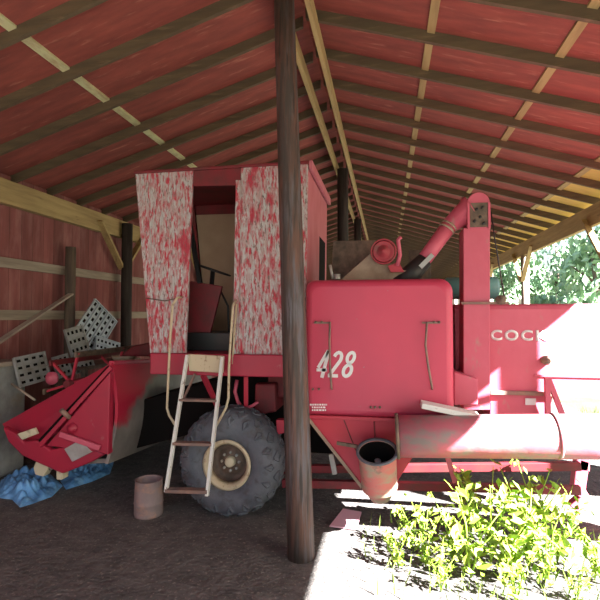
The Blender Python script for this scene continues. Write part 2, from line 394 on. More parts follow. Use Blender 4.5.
# rear wall with its window hole: four strips round the opening
xr = c_br.x
xrt = c_fr.x
def rw(y, z):
    t = (z - c_br.z) / (c_fr.z - c_br.z); return Vector((xr + (xrt - xr) * t, y, z))
zt, zb = c_fr.z, c_br.z
ya, yb = YC + .04, FAR
wy0, wy1, wz0, wz1 = 6.0, 6.6, 2.60, 3.22
mb = MB()
for (y0, z0, y1, z1) in ((ya, zb, wy0, zt), (wy1, zb, yb, zt), (wy0, zb, wy1, wz0), (wy0, wz1, wy1, zt)):
    mb.prism([rw(y0, z0), rw(y1, z0), rw(y1, z1), rw(y0, z1)], (-.04, 0, 0))
rwall = part(mb, 'cab_rear_wall', 'cab_pink')
mb = MB(); mb.prism([rw(wy0, wz0), rw(wy1, wz0), rw(wy1, wz1), rw(wy0, wz1)], (-.02, 0, 0))
part(mb, 'rear_window', 'void', rwall)
# far wall, front frame, roof
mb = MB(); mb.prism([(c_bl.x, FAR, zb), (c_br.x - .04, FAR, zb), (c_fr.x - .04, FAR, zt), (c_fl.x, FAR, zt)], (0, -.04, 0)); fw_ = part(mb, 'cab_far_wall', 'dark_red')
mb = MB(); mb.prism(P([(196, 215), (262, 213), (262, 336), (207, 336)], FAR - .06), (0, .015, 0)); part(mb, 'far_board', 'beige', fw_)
mb = MB()
for y in (YC + .04, FAR - .1): mb.bar((c_bl.x + .03, y + .03, zb), (c_fl.x + .03, y + .03, zt), .06, .06)
mb.prism([(c_bl.x, YC + .04, zb), (c_bl.x, FAR - .04, zb), (c_bl.x - .035, FAR - .04, zb + .5), (c_bl.x - .035, YC + .04, zb + .5)], (.03, 0, 0))
part(mb, 'cab_front_frame', 'dark_red')
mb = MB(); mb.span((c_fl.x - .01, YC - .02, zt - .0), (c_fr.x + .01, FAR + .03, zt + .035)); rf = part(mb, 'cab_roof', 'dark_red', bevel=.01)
mb = MB(); mb.span((c_fr.x + .01, YC - .0, zt - .06), (c_fr.x + .05, FAR + .03, zt + .04)); part(mb, 'roof_trim', 'cab_pink', rf, bevel=.006)
# inside: leaning dark red sheet, seat, steering wheel and levers
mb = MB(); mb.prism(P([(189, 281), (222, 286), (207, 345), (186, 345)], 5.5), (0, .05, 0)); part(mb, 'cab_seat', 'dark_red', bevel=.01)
mb = MB(); mb.span((at(188, 340, 5.5).x, 5.45, ZP), (at(232, 340, 5.5).x, 6.2, ZP + .22)); part(mb, 'seat_box', 'black', bevel=.01)
mb = MB(); mb.bar(at(190, 225, 5.45), at(200, 283, 5.45), .05, .05); part(mb, 'windshield_post', 'black')
cs = at(213, 270, 5.75)
mb = MB(); mb.tube([cs + Vector((math.cos(a) * .22, math.sin(a) * .20, -math.cos(a) * .075)) for a in [2 * PI * i / 24 for i in range(25)]], .012, 8); stw = part(mb, 'steering_wheel', 'black')
mb = MB(); mb.tube([cs, at(206, 342, 5.75)], .03, 10); part(mb, 'steering_column', 'black')
mb = MB(); mb.tube([at(220, 290, 5.6), at(228, 306, 5.6), at(229, 340, 5.6)], .014, 8); part(mb, 'lever', 'black')
# ---- ladder
YT, YBm = 4.93, 4.62
lad = part(MB().prism(P([(187, 354), (224, 356), (223, 373), (189, 371)], YT - .02), (0, .03, 0)), 'ladder', 'cream', bevel=.006, label='chipped white boarding ladder')
for (a, b_) in (((187.5, 355), (166, 492)), ((222.5, 357), (207, 496))):
    mb = MB(); mb.bar(at(*a, YT - .04), at(*b_, YBm), .055, .03, (1, 0, 0)); part(mb, 'ladder_rail', 'white_paint', lad, bevel=.004)
for (x0, x1, yy, hh) in ((180.5, 217.5, 399.5, .025), (174, 212.5, 443, .03), (166.5, 208, 490, .035)):
    t = (yy - 355) / 140; Yr = YT - .04 + (YBm - YT + .04) * t
    mb = MB(); mb.bar(at(x0, yy, Yr), at(x1, yy + 1, Yr), .09, hh); part(mb, 'ladder_rung', 'rust', lad, bevel=.004)
# ---- handrails
Yh = 4.88
mb = MB(); mb.tube([at(182, 297, YC - .02), at(177, 298, Yh), at(172.5, 305, Yh), at(170, 340, Yh), at(167, 408, Yh), at(169, 415, Yh), at(177, 428, Yh - .05)], .014, 8)
part(mb, 'handrail', 'cream', label='cream bent handrail before the ladder')
mb = MB(); mb.tube([at(236, 300, YC - .05), at(233, 306, Yh), at(232, 320, Yh), at(229, 366, Yh), at(228.5, 398, Yh), at(226, 408, Yh), at(215, 428, Yh - .05)], .014, 8)
mb.tube([at(236.5, 304, YC - .05), at(234.5, 330, YC - .05), at(232.5, 364, YC - .05)], .012, 8)
part(mb, 'handrail', 'cream', label='cream bent handrail behind the ladder')
# ---- drive wheels
wc = at(226.5, 468, 4.92)
WR, WW = 0.588, 0.52
def wheel(cx, cy, cz, face):
    """axis along Y, 'face' = -1 when the outer side looks towards -Y"""
    f = face
    half = [(-.20, .255), (-.245, .30), (-.265, .38), (-.255, .45), (-.225, .525), (-.15, .568), (-.06, WR)]
    prof = [(h * 1, r) for h, r in half] + [(-h, r) for h, r in half[::-1]]
    mb = MB(); mb.lathe(prof, (cx, cy, cz), (0, 1, 0), 64)
    def surf(a, th):                              # point and normal of the tyre, a = axial place on the profile
        for (h0, r0), (h1, r1) in zip(prof[:-1], prof[1:]):
            if h0 <= a <= h1:
                q = (a - h0) / (h1 - h0); r = r0 + (r1 - r0) * q; break
        return Vector((cx + math.cos(th) * r, cy + a, cz + math.sin(th) * r))
    NL = 17
    for i in range(NL):
        for row, (a0, da, dt, w_) in enumerate(((-.235, .022, .062, .02), (-.155, .062, .085, .026), (0.0, .07, .085, .026), (.155, .062, .085, .026), (.235, .022, .062, .02))):
            th = 2 * PI * (i + (.5 if row % 2 else 0)) / NL
            q = [surf(a0 - da, th), surf(a0, th + dt), surf(a0 + da, th), surf(a0, th - dt)]
            ctr = surf(a0, th); nrm = (ctr - Vector((cx, cy + a0 * .55, cz))).normalized()
            for j in range(4): mb.bar(q[j], q[(j + 1) % 4], w_ * 1.15, .028, nrm)
    ty = part(mb, 'tyre', 'rubber', label='dusty balloon tyre with diamond tread')
    mb = MB(); mb.lathe([(f * .205, .262), (f * .235, .268), (f * .235, .245), (f * .20, .222), (f * .15, .212)], (cx, cy, cz), (0, 1, 0), 40)
    rim = part(mb, 'wheel_rim', 'cream', ty, solid=.012)
    mb = MB(); mb.lathe([(f * .15, .214), (f * .05, .205), (f * .05, .15), (f * .09, .135), (f * .09, 0)], (cx, cy, cz), (0, 1, 0), 32); part(mb, 'wheel_disc', 'grime', ty)
    mb = MB(); mb.lathe([(f * .09, .06), (f * .14, .055), (f * .15, .04), (f * .15, 0)], (cx, cy, cz), (0, 1, 0), 20); part(mb, 'hub_cap', 'pvc', ty)
    for i in range(8):
        th = 2 * PI * i / 8
        mb = MB(); mb.lathe([(f * .09, .016), (f * .115, .016), (f * .115, 0)], (cx + math.cos(th) * .10, cy, cz + math.sin(th) * .10), (0, 1, 0), 6); part(mb, 'lug_nut', 'galv', ty)
wheel(wc.x, wc.y + .235, WR - .015, -1)
wheel(wc.x, 7.0, WR - .015, 1)
mb = MB(); mb.tube([(wc.x, wc.y + .26, WR), (wc.x, 6.85, WR)], .09, 14); part(mb, 'front_axle', 'dark_red')
# ---- struts and drive parts over the wheel
mb = MB(); mb.bar(at(203, 375, 5.1), at(218, 407, 5.4), .05, .05); part(mb, 'platform_brace', 'red', bevel=.004)
mb = MB(); mb.bar(at(246, 376, 5.15), at(246, 412, 5.3), .05, .05); part(mb, 'platform_brace', 'red', bevel=.004)
mb = MB(); mb.bar(at(195, 374, 4.98), at(184, 398, 4.98), .03, .02); part(mb, 'platform_brace', 'rust')
mb = MB(); mb.tube([at(237, 380, 5.3), at(235, 392, 5.3), at(238, 402, 5.3), at(243, 408, 5.3)], .022, 8); part(mb, 'hose', 'pink_red')
mb = MB(); mb.tube([at(246, 408, 5.25), at(252, 406, 5.25), at(258, 402, 5.25)], .018, 8); part(mb, 'hose', 'pink_red')
mb = MB(); mb.prism(P([(255, 384), (275, 384), (276, 412), (254, 416)], 5.45), (0, .5, 0)); part(mb, 'gearbox', 'dark_red', bevel=.02)
mb = MB(); mb.prism(P([(276, 420), (284, 420), (284, 433), (277, 435)], 5.2), (0, .1, 0)); part(mb, 'bracket', 'red', bevel=.006)
# ---- main body and chassis (behind the tank, out to the sunlit tail)
YS = 5.55
bx0 = at(255, 360, YS).x
b_tl = at(490, 304, YS); b_bl = at(490, 392, YS)
BXR = 4.6
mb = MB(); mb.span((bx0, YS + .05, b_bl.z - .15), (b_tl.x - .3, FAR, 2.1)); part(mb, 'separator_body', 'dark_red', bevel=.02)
# tail body with rounded shoulder
ztop = b_tl.z; zlow = b_bl.z
r_ = .06
prof = [(YS, zlow), (YS, ztop - r_), (YS + r_ * .3, ztop - r_ * .3), (YS + r_, ztop), (FAR - r_, ztop), (FAR, ztop - r_), (FAR, zlow)]
mb = MB(); mb.prism([(at(455, 340, YS).x, y, z) for y, z in prof], (BXR - at(455, 340, YS).x, 0, 0)); body = part(mb, 'tail_body', 'pink_red', bevel=.008)
lo = at(490.5, 340.5, YS); hi = at(548, 330, YS)
text('COCK', 'lettering', 'letter', body, (lo.x, lo.z), (hi.x, hi.z), YS - .001, bold=.035, gap=1.25)['label'] = 'white lettering COCK'
mb = MB(); mb.span((at(490, 391, YS).x, YS - .03, at(490, 394, YS).z), (BXR, YS + .02, at(490, 390, YS).z)); part(mb, 'body_rail', 'rust', body)
mb = MB(); mb.span((at(534, 375, YS).x, YS - .015, at(534, 376.5, YS).z), (BXR, YS, at(534, 374.5, YS).z)); part(mb, 'body_rail', 'pink_red', body)
k_ = at(545, 360, YS); mb = MB(); mb.lathe([(0, .05), (-.05, .05), (-.05, .028), (-.10, .028), (-.10, 0)], k_, (0, 1, 0), 16); part(mb, 'shaft_end', 'rust', body)
# lower side under the rail
mb = MB(); mb.prism(P([(490, 393), (553, 393), (549, 424), (490, 424)], YS + .02), (0, .6, 0)); part(mb, 'lower_side', 'pink_red', bevel=.006)
mb = MB(); mb.prism(P([(525.5, 398.5), (536, 398.5), (536, 405), (525.5, 405)], YS - .0), (0, .018, 0)); part(mb, 'white_rectangle', 'letter')  # small flat white rectangle
mb = MB(); mb.bar(at(547, 378, YS - .1), at(548, 424, YS - .1), .05, .05); part(mb, 'tail_brace', 'pink_red')
mb = MB(); mb.bar(at(548, 378, YS - .1), at(566, 424, YS - .1), .05, .05); part(mb, 'tail_brace', 'pink_red')
# axle leg at the tail
mb = MB(); mb.prism(P([(577, 458), (590, 462), (586, 490), (592, 500), (580, 516), (570, 506), (580, 498), (573, 492)], YS - .05), (0, .12, 0)); part(mb, 'tail_leg', 'pink_red', bevel=.01)
mb = MB(); mb.bar(at(583, 424, YS), at(583, 470, YS), .10, .10); part(mb, 'tail_leg', 'pink_red', bevel=.01)
# chassis rails
for (yy, Yc) in ((470, 5.35), (484, 5.2)):
    p = at(300, yy, Yc); q = at(580, yy + (6 if yy > 475 else -4), Yc)
    mb = MB(); mb.bar((p.x - .2, Yc, p.z), (q.x, Yc, q.z), .07, .085); part(mb, 'chassis_rail', 'dark_red', bevel=.005)
mb = MB(); mb.bar(at(335, 474, 5.1), at(331, 454, 5.1), .04, .05); part(mb, 'link_arm', 'galv')
mb = MB(); mb.bar(at(446, 452, 5.0), at(455, 482, 5.0), .05, .05); part(mb, 'link_arm', 'pink_red')
mb = MB(); mb.span((-1.9, 5.9, .46), (-.3, 6.5, 1.3)); part(mb, 'dark_machinery_block', 'void', bevel=.03)  # plain block; its near-black colour stands in for shaded machinery
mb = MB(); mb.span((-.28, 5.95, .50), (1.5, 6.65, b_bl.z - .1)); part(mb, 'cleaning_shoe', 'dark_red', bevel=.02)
# ---- grain tank: rounded sheet-metal box
YK = 4.78
t0 = at(305, 280, YK); t1 = at(453.5, 279, YK); tb = at(305, 416, YK)
def rrect(x0, x1, z0, z1, rtop, rbot, Y, n=7):
    pts = []
    for (cx, cz, r, a0) in ((x1 - rtop, z1 - rtop, rtop, 0), (x0 + rtop * .7, z1 - rtop * .7, rtop * .7, PI / 2), (x0 + rbot, z0 + rbot, rbot, PI), (x1 - rbot, z0 + rbot, rbot, 1.5 * PI)):
        for i in range(n):
            a = a0 + PI / 2 * i / (n - 1); pts.append(Vector((cx + math.cos(a) * r, Y, cz + math.sin(a) * r)))
    return pts
mb = MB()
rings = []
for (dy, ins) in ((0, .075), (.012, .042), (.035, .016), (.075, 0), (.85, 0)):
    rings.append(rrect(t0.x + ins, t1.x - ins, tb.z + ins, t0.z - ins, .13, .04, YK + dy))
n = len(rings[0])
vs = [mb.bm.verts.new(v) for r in rings for v in r]
for i in range(len(rings) - 1):
    for j in range(n):
        f = mb.bm.faces.new((vs[i * n + j], vs[i * n + (j + 1) % n], vs[(i + 1) * n + (j + 1) % n], vs[(i + 1) * n + j])); f.smooth = True
mb.bm.faces.new(vs[:n]); mb.bm.faces.new(vs[-n:])
tank = part(mb, 'grain_tank', 'tank_red')
def ribbon(mb, pts, w_, T, Y, closed=False, thick=.004):
    """flat stroke of width w_ along 2D points, T maps (u, v) to (x, z)"""
    n = len(pts); L_, R_ = [], []
    for i in range(n):
        p0 = Vector(pts[(i - 1) % n] if closed or i else pts[0]); p1 = Vector(pts[i]); p2 = Vector(pts[(i + 1) % n] if closed or i < n - 1 else pts[-1])
        d1 = (p1 - p0); d2 = (p2 - p1)
        if d1.length < 1e-6: d1 = d2
        if d2.length < 1e-6: d2 = d1
        d1.normalize(); d2.normalize(); t = (d1 + d2).normalized(); nn = Vector((-t.y, t.x)); k = w_ / 2 / max(.5, nn.dot(Vector((-d1.y, d1.x))))
        L_.append(T(*(p1 + nn * k))); R_.append(T(*(p1 - nn * k)))
    V = [(x, Y - thick, z) for x, z in L_] + [(x, Y - thick, z) for x, z in R_] + [(x, Y + .002, z) for x, z in L_] + [(x, Y + .002, z) for x, z in R_]
    Fs = []
    for i in range(n if closed else n - 1):
        j = (i + 1) % n
        Fs += [(i, j, n + j, n + i), (2 * n + i, 2 * n + j, j, i), (3 * n + i, 3 * n + j, n + j, n + i), (2 * n + i, 2 * n + j, 3 * n + j, 3 * n + i)]
    if not closed: Fs += [(0, n, 3 * n, 2 * n), (n - 1, 2 * n - 1, 4 * n - 1, 3 * n - 1)]
    mb._m(V, Fs)
lo = at(314.5, 377.5, YK); hi = at(357.5, 350.5, YK)
NW, NH = hi.x - lo.x, hi.z - lo.z
def TT(k):
    cw = NW * .30; sh = NW * .17
    return lambda u, v: (lo.x + k * NW * .30 + u * cw * .80 + sh * v, lo.z + v * NH)
def arc(cx, cy, rx, ry, a0, a1, n=9): return [(cx + rx * math.cos(math.radians(a0 + (a1 - a0) * i / (n - 1))), cy + ry * math.sin(math.radians(a0 + (a1 - a0) * i / (n - 1)))) for i in range(n)]
mb = MB()
def rb(k, pts, w_=.2, closed=False):
    f = TT(k); cw = NW * .24
    ribbon(mb, [(f(u, v)) for u, v in pts], w_ * cw, lambda x, z: (x, z), YK, closed)
rb(0, [(.72, 0), (.72, 1.0)], .34); rb(0, [(.66, .98), (.10, .36)], .30); rb(0, [(.0, .28), (1.02, .28)], .30)
rb(1, arc(.5, .72, .36, .20, 165, -25, 9) + [(.14, .10)], .32); rb(1, [(.0, .08), (.98, .08)], .33)
rb(2, arc(.5, .74, .33, .185, 0, 342, 20), .31, True); rb(2, arc(.5, .275, .37, .20, 0, 342, 20), .32, True)
part(mb, 'number', 'letter', tank, label='white slanted number 428')
mb = MB()
for i, (xa, xb) in enumerate(((310, 327), (312, 326), (312, 326))):
    x = xa; yy = 403.8 + i * 2.7
    while x < xb:
        wd = random.uniform(1.2, 2.6); x2 = min(x + wd, xb)
        a = at(x, yy, YK); b_ = at(x2, yy + 1.7, YK); mb.span((a.x, YK - .003, b_.z), (b_.x, YK + .002, a.z)); x = x2 + .7
part(mb, 'lettering', 'letter', tank, label='three tiny unreadable white lines')
def grab(pts, bx_):
    mb = MB(); mb.tube([at(x, y, YK - d) for x, y, d in pts], .011, 8)
    h = part(mb, 'grab_rod', 'rust', tank)
    mb = MB(); a = at(bx_[0], 321, YK); b2 = at(bx_[1], 325, YK); mb.span((a.x, YK - .015, b2.z + .012), (b2.x, YK + .005, a.z - .008)); part(mb, 'rod_bracket', 'rust', tank)
grab([(330, 323, .0), (330, 322, .05), (329.5, 340, .06), (330, 365, .06), (331.5, 388, .05), (332, 389, 0)], (314, 331))
grab([(427, 323, .0), (427, 322, .05), (425.5, 345, .07), (428, 365, .07), (432, 387, .05), (432, 389, 0)], (422, 440))
for (x, y) in ((371, 407), (375, 407), (380, 407), (313, 389), (319, 389), (316, 322), (322, 322), (434, 322), (439, 322)):
    mb = MB(); mb.lathe([(0, .012), (-.022, .012), (-.022, 0)], at(x, y, YK), (0, 1, 0), 8); part(mb, 'bolt', 'grime', tank)
mb = MB(); mb.span((t0.x + .02, YK - .005, tb.z - .025), (t1.x - .02, YK + .5, tb.z + .012)); part(mb, 'tank_seam', 'red', tank, bevel=.004)
# hopper funnel under the tank
A_ = [at(309, 419, YK + .01), at(437, 419, YK + .01)]
A4 = [A_[0], A_[1], A_[1] + Vector((0, .75, 0)), A_[0] + Vector((0, .75, 0))]
B_ = [at(362, 487, YK + .10), at(392, 490, YK + .10)]
B4 = [B_[0], B_[1], B_[1] + Vector((0, .3, 0)), B_[0] + Vector((0, .3, 0))]
mb = MB(); mb.loft(A4, B4); fun = part(mb, 'hopper', 'red', bevel=.006)
for t in (.28, .52):
    mb = MB()
    a = A_[0].lerp(A_[1], t); b_ = B_[0].lerp(B_[1], t); mb.bar(a + Vector((0, -.004, 0)), a.lerp(b_, .45) + Vector((0, -.004, 0)), .012, .012); part(mb, 'hopper_seam', 'dark_red', fun)
mb = MB(); mb.bar(A_[0] + Vector((0, -.01, 0)), B_[0] + Vector((0, -.01, 0)), .02, .03); part(mb, 'hopper_edge', 'tanlid', fun)
# boot: open-topped sheet-metal cup
bc = at(377, 452, 4.50)
bb = at(380, 496, 4.70)
axis = (bc - bb).normalized(); hgt = (bc - bb).length
mb = MB(); mb.lathe([(0, .0), (0, .105), (hgt * .22, .15), (hgt * .24, .172), (hgt * .28, .176), (hgt * .30, .17), (hgt, .178), (hgt + .01, .188), (hgt, .170), (hgt * .45, .158), (hgt * .4, .0)], bb, axis, 32)
boot = part(mb, 'boot', 'boot')
mb = MB(); mb.lathe([(hgt * .42, .0), (hgt * .42, .156), (hgt * .985, .1690)], bb, axis, 32); part(mb, 'boot_inner_shade', 'void', boot)  # near-black inner skin paints the shade inside the cup
mb = MB(); mb.lathe([(hgt * .985, .182), (hgt * 1.0, .196), (hgt * 1.03, .196), (hgt * 1.03, .170), (hgt * .985, .170)], bb, axis, 32, True); part(mb, 'boot_rim', 'rubber', boot)
mb = MB(); mb.bar(at(337, 443, 4.62), at(360, 447, 4.58), .03, .03); part(mb, 'boot_arm', 'grime', boot)
mb = MB(); mb.tube([bb + axis * hgt * .43, bb + axis * hgt * .8 + Vector((.0, .03, 0))], .03, 10); part(mb, 'auger_stub', 'galv', boot)
# ---- unloading auger tube
YA = 4.58
a0 = at(397, 436, YA); a1 = at(640, 436.5, YA)
r0 = .192
mb = MB(); mb.lathe([(0, r0 * .97), (.0, r0), (.5, r0), (1.2, r0), ((a1 - a0).length + 1.3, r0)], a0, (a1 - a0), 40)
aug = part(mb, 'unloading_auger', 'auger', label='dented pink and grey unloading auger tube', solid=.006)
mb = MB(); mb.lathe([(-.012, r0 + .018), (.018, r0 + .018), (.018, r0 - .01), (-.012, r0 - .01)], a0, (a1 - a0), 40, True); part(mb, 'auger_flange', 'grime', aug)
mb = MB(); mb.lathe([(.02, 0), (.02, r0 - .012), (.03, r0 - .012), (.03, 0)], a0, (a1 - a0), 32); part(mb, 'end_plate', 'dark_red', aug)
q = at(555, 436, YA)
mb = MB(); mb.lathe([(-.015, r0 + .012), (.015, r0 + .012), (.015, r0 - .004), (-.015, r0 - .004)], q, (a1 - a0), 40, True); part(mb, 'auger_band', 'auger', aug)
# side box between tank and elevator
mb = MB(); mb.prism(P([(454, 372), (478, 379), (478, 405), (454, 405)], 5.05), (0, .5, 0)); part(mb, 'side_box', 'pink_red', bevel=.01)
# ---- grain elevator column
YE = 5.25
mb = MB(); mb.prism(P([(463.5, 228), (490, 228), (490, 410), (463.5, 410)], YE), (0, .30, 0)); el = part(mb, 'elevator', 'pink_red', bevel=.006)
top = []
ctr = at(478.5, 203, YE); rx = at(490, 203, YE).x - ctr.x
for i in range(13):
    a = PI * i / 12; top.append(Vector((ctr.x + math.cos(a) * rx, YE + .0, ctr.z + math.sin(a) * rx)))
base = at(478.5, 229, YE).z
mb = MB(); mb.prism([Vector((ctr.x + rx, YE, base))] + top + [Vector((ctr.x - rx, YE, base))], (0, .30, 0)); hd = part(mb, 'elevator_head', 'pink_red', bevel=.006)
mb = MB(); mb.span((ctr.x - rx * .78, YE - .012, base + .02), (ctr.x + rx * .78, YE + .02, ctr.z - .0)); part(mb, 'head_plate', 'grime', hd)
for s_ in (-1, 1):
    mb = MB(); mb.span((ctr.x + s_ * rx * .80, YE - .02, base), (ctr.x + s_ * rx * 1.0, YE, ctr.z)); part(mb, 'head_flange', 'pink_red', hd)
for (fx, fz) in ((-.4, .3), (.1, .45), (.4, .2), (-.2, .75), (.3, .8)):
    mb = MB(); mb.lathe([(0, .016), (-.014, .016), (-.014, 0)], (ctr.x + rx * fx, YE - .012, base + (ctr.z - base) * fz), (0, 1, 0), 8); part(mb, 'head_bolt', 'black', hd)
mb = MB(); mb.span((at(463, 303, YE).x - .02, YE - .03, at(463, 304.5, YE).z), (at(508, 303, YE).x, YE, at(463, 302, YE).z)); part(mb, 'elevator_strap', 'rust', el)
mb = MB(); mb.lathe([(0, .05), (-.05, .05), (-.05, .02), (-.08, .02), (-.08, 0)], at(500, 300, YE), (0, 1, 0), 14); part(mb, 'knob', 'grime', el)
mb = MB(); mb.tube([at(491, 212, YE + .1), at(495, 240, YE + .1), at(505, 302, YE + .1)], .008, 6); part(mb, 'stay_rod', 'black', el)
# chute from the elevator head down into the tank
def rect_ring(c, w_, d_):
    return c
s0 = at(466, 212, YE + .14); s1 = at(449, 226, YE + .1); s2 = at(421, 264, YE + .02); s3 = at(402, 283, YE - .02)
mb = MB(); mb.tube([s0 + Vector((.04, 0, .02)), s0, s1], .165, 20, True, .088); mb.tube([s1, s1.lerp(s2, .5), s2], .086, 20, True, .078)
ch = part(mb, 'chute', 'pink_red', label='faded pink round grain chute')
for t in (.15, .24): mb = MB(); mb.lathe([(-.010, .094), (.010, .094), (.010, .08), (-.010, .08)], s1.lerp(s2, t - .15), (s2 - s1), 20, True); part(mb, 'chute_ring', 'tanlid', ch)
d = (s3 - s2).normalized()
mb = MB(); mb.tube([s2 - d * .06, s3 + d * .05], .090, 20, True, .125); sc = part(mb, 'chute_mouth', 'black', ch)
q2 = s2 + Vector((.02, -.093, -.01))
mb = MB(); mb.bar(q2 - d * .14, q2 + d * .05, .05, .02, (0, 1, 0)); part(mb, 'chute_slot', 'galv', ch, label='pale bare strip on the chute mouth')
mb = MB(); mb.prism(P([(409, 250), (431, 250), (431, 281), (409, 281)], YE + .25), (0, .04, 0)); part(mb, 'tank_lid', 'grime', bevel=.006)
# tank top works: lid, tan hopper sheet, pulley
mb = MB(); mb.prism(P([(333, 241), (376, 240), (376, 281), (331, 281)], 5.55), (0, .04, 0)); part(mb, 'tank_lid', 'grime', bevel=.006, label='open brown tank lid')
mb = MB(); mb.prism(P([(339, 281), (372, 252), (378, 246), (388, 262), (404, 270), (413, 271), (413, 281)], 5.15), (0, .30, 0)); part(mb, 'leveling_hood', 'tanlid', bevel=.01, label='dusty tan sheet hood')
pc = at(383.5, 251.5, 5.08)
mb = MB(); mb.lathe([(.06, 0), (.06, .105), (.05, .116), (.02, .106), (-.01, .116), (-.02, .104), (-.005, .085), (-.005, .06), (-.04, .05), (-.04, .03), (-.06, .025), (-.06, 0)], pc, (0, 1, 0), 36); pul = part(mb, 'pulley', 'pulley_red')
mb = MB(); mb.lathe([(.03, .122), (.03, .138), (-.012, .138), (-.012, .122)], pc, (0, 1, 0), 36, True); part(mb, 'pulley_guard', 'pulley_red', pul)
mb = MB(); mb.tube([at(397, 266, 5.1), at(400, 255, 5.1), at(398, 240, 5.1), at(401, 237, 5.1)], .022, 8); part(mb, 'tension_arm', 'pink_red')
mb = MB(); mb.prism(P([(388, 266), (399, 262), (404, 272), (391, 272)], 5.1), (0, .05, 0)); part(mb, 'pulley_bracket', 'red')
mb = MB(); mb.tube([at(330, 265, 4.95), at(333, 279, 4.95)], .015, 8); mb.lathe([(0, .035), (.05, .035), (.05, 0)], at(337, 279, 4.95), (0, 0, 1), 12); part(mb, 'tank_latch', 'galv')
# teal fuel tank on top, behind the elevator
mb = MB(); c0 = at(444, 290, 6.2); c1 = at(498, 290, 6.2)
mb.lathe([(0, 0), (0, .11), (.03, .14), ((c1 - c0).length - .03, .14), ((c1 - c0).length, .11), ((c1 - c0).length, 0)], c0 + Vector((0, 0, .02)), (1, 0, 0), 28); part(mb, 'fuel_tank', 'teal', label='teal cylindrical fuel tank')
# ---- feeder house and header
mb = MB(); mb.loft([(-3.3, 5.6, .45), (-3.3, 6.5, .45), (-3.3, 6.5, 1.05), (-3.3, 5.6, 1.05)], [(-1.4, 5.6, 1.0), (-1.4, 6.5, 1.0), (-1.4, 6.5, 1.6), (-1.4, 5.6, 1.6)]); part(mb, 'feeder_house', 'void', bevel=.02)  # near-black colour stands in for the deep shade behind the header
YH = 5.0; YH2 = 8.0
hr_t = at(112, 363, YH); hr_b = at(108, 464, YH)
# back sheet: curved
prof = []
for i in range(11):
    t = i / 10; z = hr_t.z + (hr_b.z - hr_t.z) * t
    x = hr_t.x + (hr_b.x - hr_t.x) * t + .10 * math.sin(PI * t)
    prof.append((x, z))
mb = MB()
outer = [Vector((x, YH, z)) for x, z in prof]; inner = [Vector((x - .04, YH, z)) for x, z in prof[::-1]]
mb.prism(outer + inner, (0, YH2 - YH, -.22))
hdr = part(mb, 'header', 'worn', label='wide red cutting header with worn grey back sheet')
tipx = at(4, 428, YH).x
# trough floor
mb = MB(); mb.prism([(hr_b.x, YH + .05, hr_b.z), (hr_b.x - .55, YH + .05, hr_b.z - .06), (tipx + .45, YH + .05, .30), (tipx + .45, YH + .05, .34), (hr_b.x - .55, YH + .05, hr_b.z), (hr_b.x, YH + .05, hr_b.z + .05)], (0, YH2 - YH - .1, 0)); part(mb, 'header_trough', 'worn', hdr)
mb = MB(); mb.tube([(hr_b.x - .5, YH + .1, hr_b.z + .32), (hr_b.x - .5, YH2 - .1, hr_b.z + .32)], .2, 20); part(mb, 'header_auger', 'dark_red', hdr)
for y0 in (YH2 - .05,):
    mb = MB(); mb.prism([Vector((p.x, y0, p.z)) for p in P([(2, 426), (112, 363), (108, 464), (60, 473), (20, 448)], YH)], (0, .05, 0)); part(mb, 'end_panel', 'header_red', hdr, bevel=.01)
# near end: upper sheet leaning back, raised triangular panel, tube along the seam, nose plate
mb = MB(); mb.prism([at(2, 424, YH + .16), at(113, 362, YH + .04), at(112, 376, YH + .0), at(37, 452, YH + .02), at(14, 440, YH + .06)], (0, .035, 0)); part(mb, 'divider_sheet', 'header_red', hdr, bevel=.006)
mb = MB(); mb.prism(P([(46, 446), (110, 372), (108, 455), (98, 452)], YH - .08), (0, .10, 0)); ep = part(mb, 'end_panel', 'header_red', hdr, bevel=.012)
mb = MB(); mb.bar(at(112, 367, YH - .02), at(40, 446, YH - .07), .05, .05); part(mb, 'divider_bar', 'header_red', hdr, bevel=.006)
mb = MB(); mb.bar(at(109, 367, YH - .0), at(40, 441, YH - .03), .03, .035); part(mb, 'divider_shade_strip', 'void', hdr)  # dark strip painting the shadow line along the divider bar
mb = MB(); mb.prism(P([(2, 427), (16, 434), (24, 442), (36, 440), (50, 450), (68, 446), (92, 447), (104, 455), (92, 462), (62, 474), (44, 466), (22, 456), (8, 442)], YH - .06), (0, .09, 0)); part(mb, 'nose_plate', 'header_red', hdr, bevel=.02)
mb = MB(); mb.prism(P([(17, 434), (34, 428), (37, 434), (22, 440)], YH - .10), (0, .04, 0)); part(mb, 'nose_patch', 'pvc', hdr, bevel=.006, label='pale plate in place of an opening in the nose')  # plate added where an opening shows the tarp
mb = MB(); mb.prism(P([(64, 449), (80, 440), (92, 452), (72, 462)], YH - .085), (0, .03, 0)); part(mb, 'nose_gusset', 'galv', hdr, bevel=.006)
mb = MB(); mb.bar(at(60, 434, YH - .12), at(100, 448, YH - .10), .03, .06); part(mb, 'panel_rib', 'pink_red', hdr, bevel=.005)
mb = MB(); mb.tube([at(70, 418, YH - .06), at(61, 410, YH - .15)], .028, 12); part(mb, 'peg', 'rust', hdr)
mb = MB(); mb.lathe([(0, .06), (-.03, .06), (-.03, .035), (-.06, .035), (-.06, 0)], at(73, 428, YH - .08), (0, 1, 0), 18); part(mb, 'pivot_boss', 'header_red', hdr)
for pts in ([(37, 458), (48, 458), (47, 470), (43, 477), (35, 475), (33, 468)], [(56, 462), (63, 464), (62, 480), (56, 480)]):
    mb = MB(); mb.prism(P(pts, YH + .0), (0, .12, 0)); part(mb, 'skid_shoe', 'pvc', hdr, bevel=.012, label='cream skid shoe under the nose')
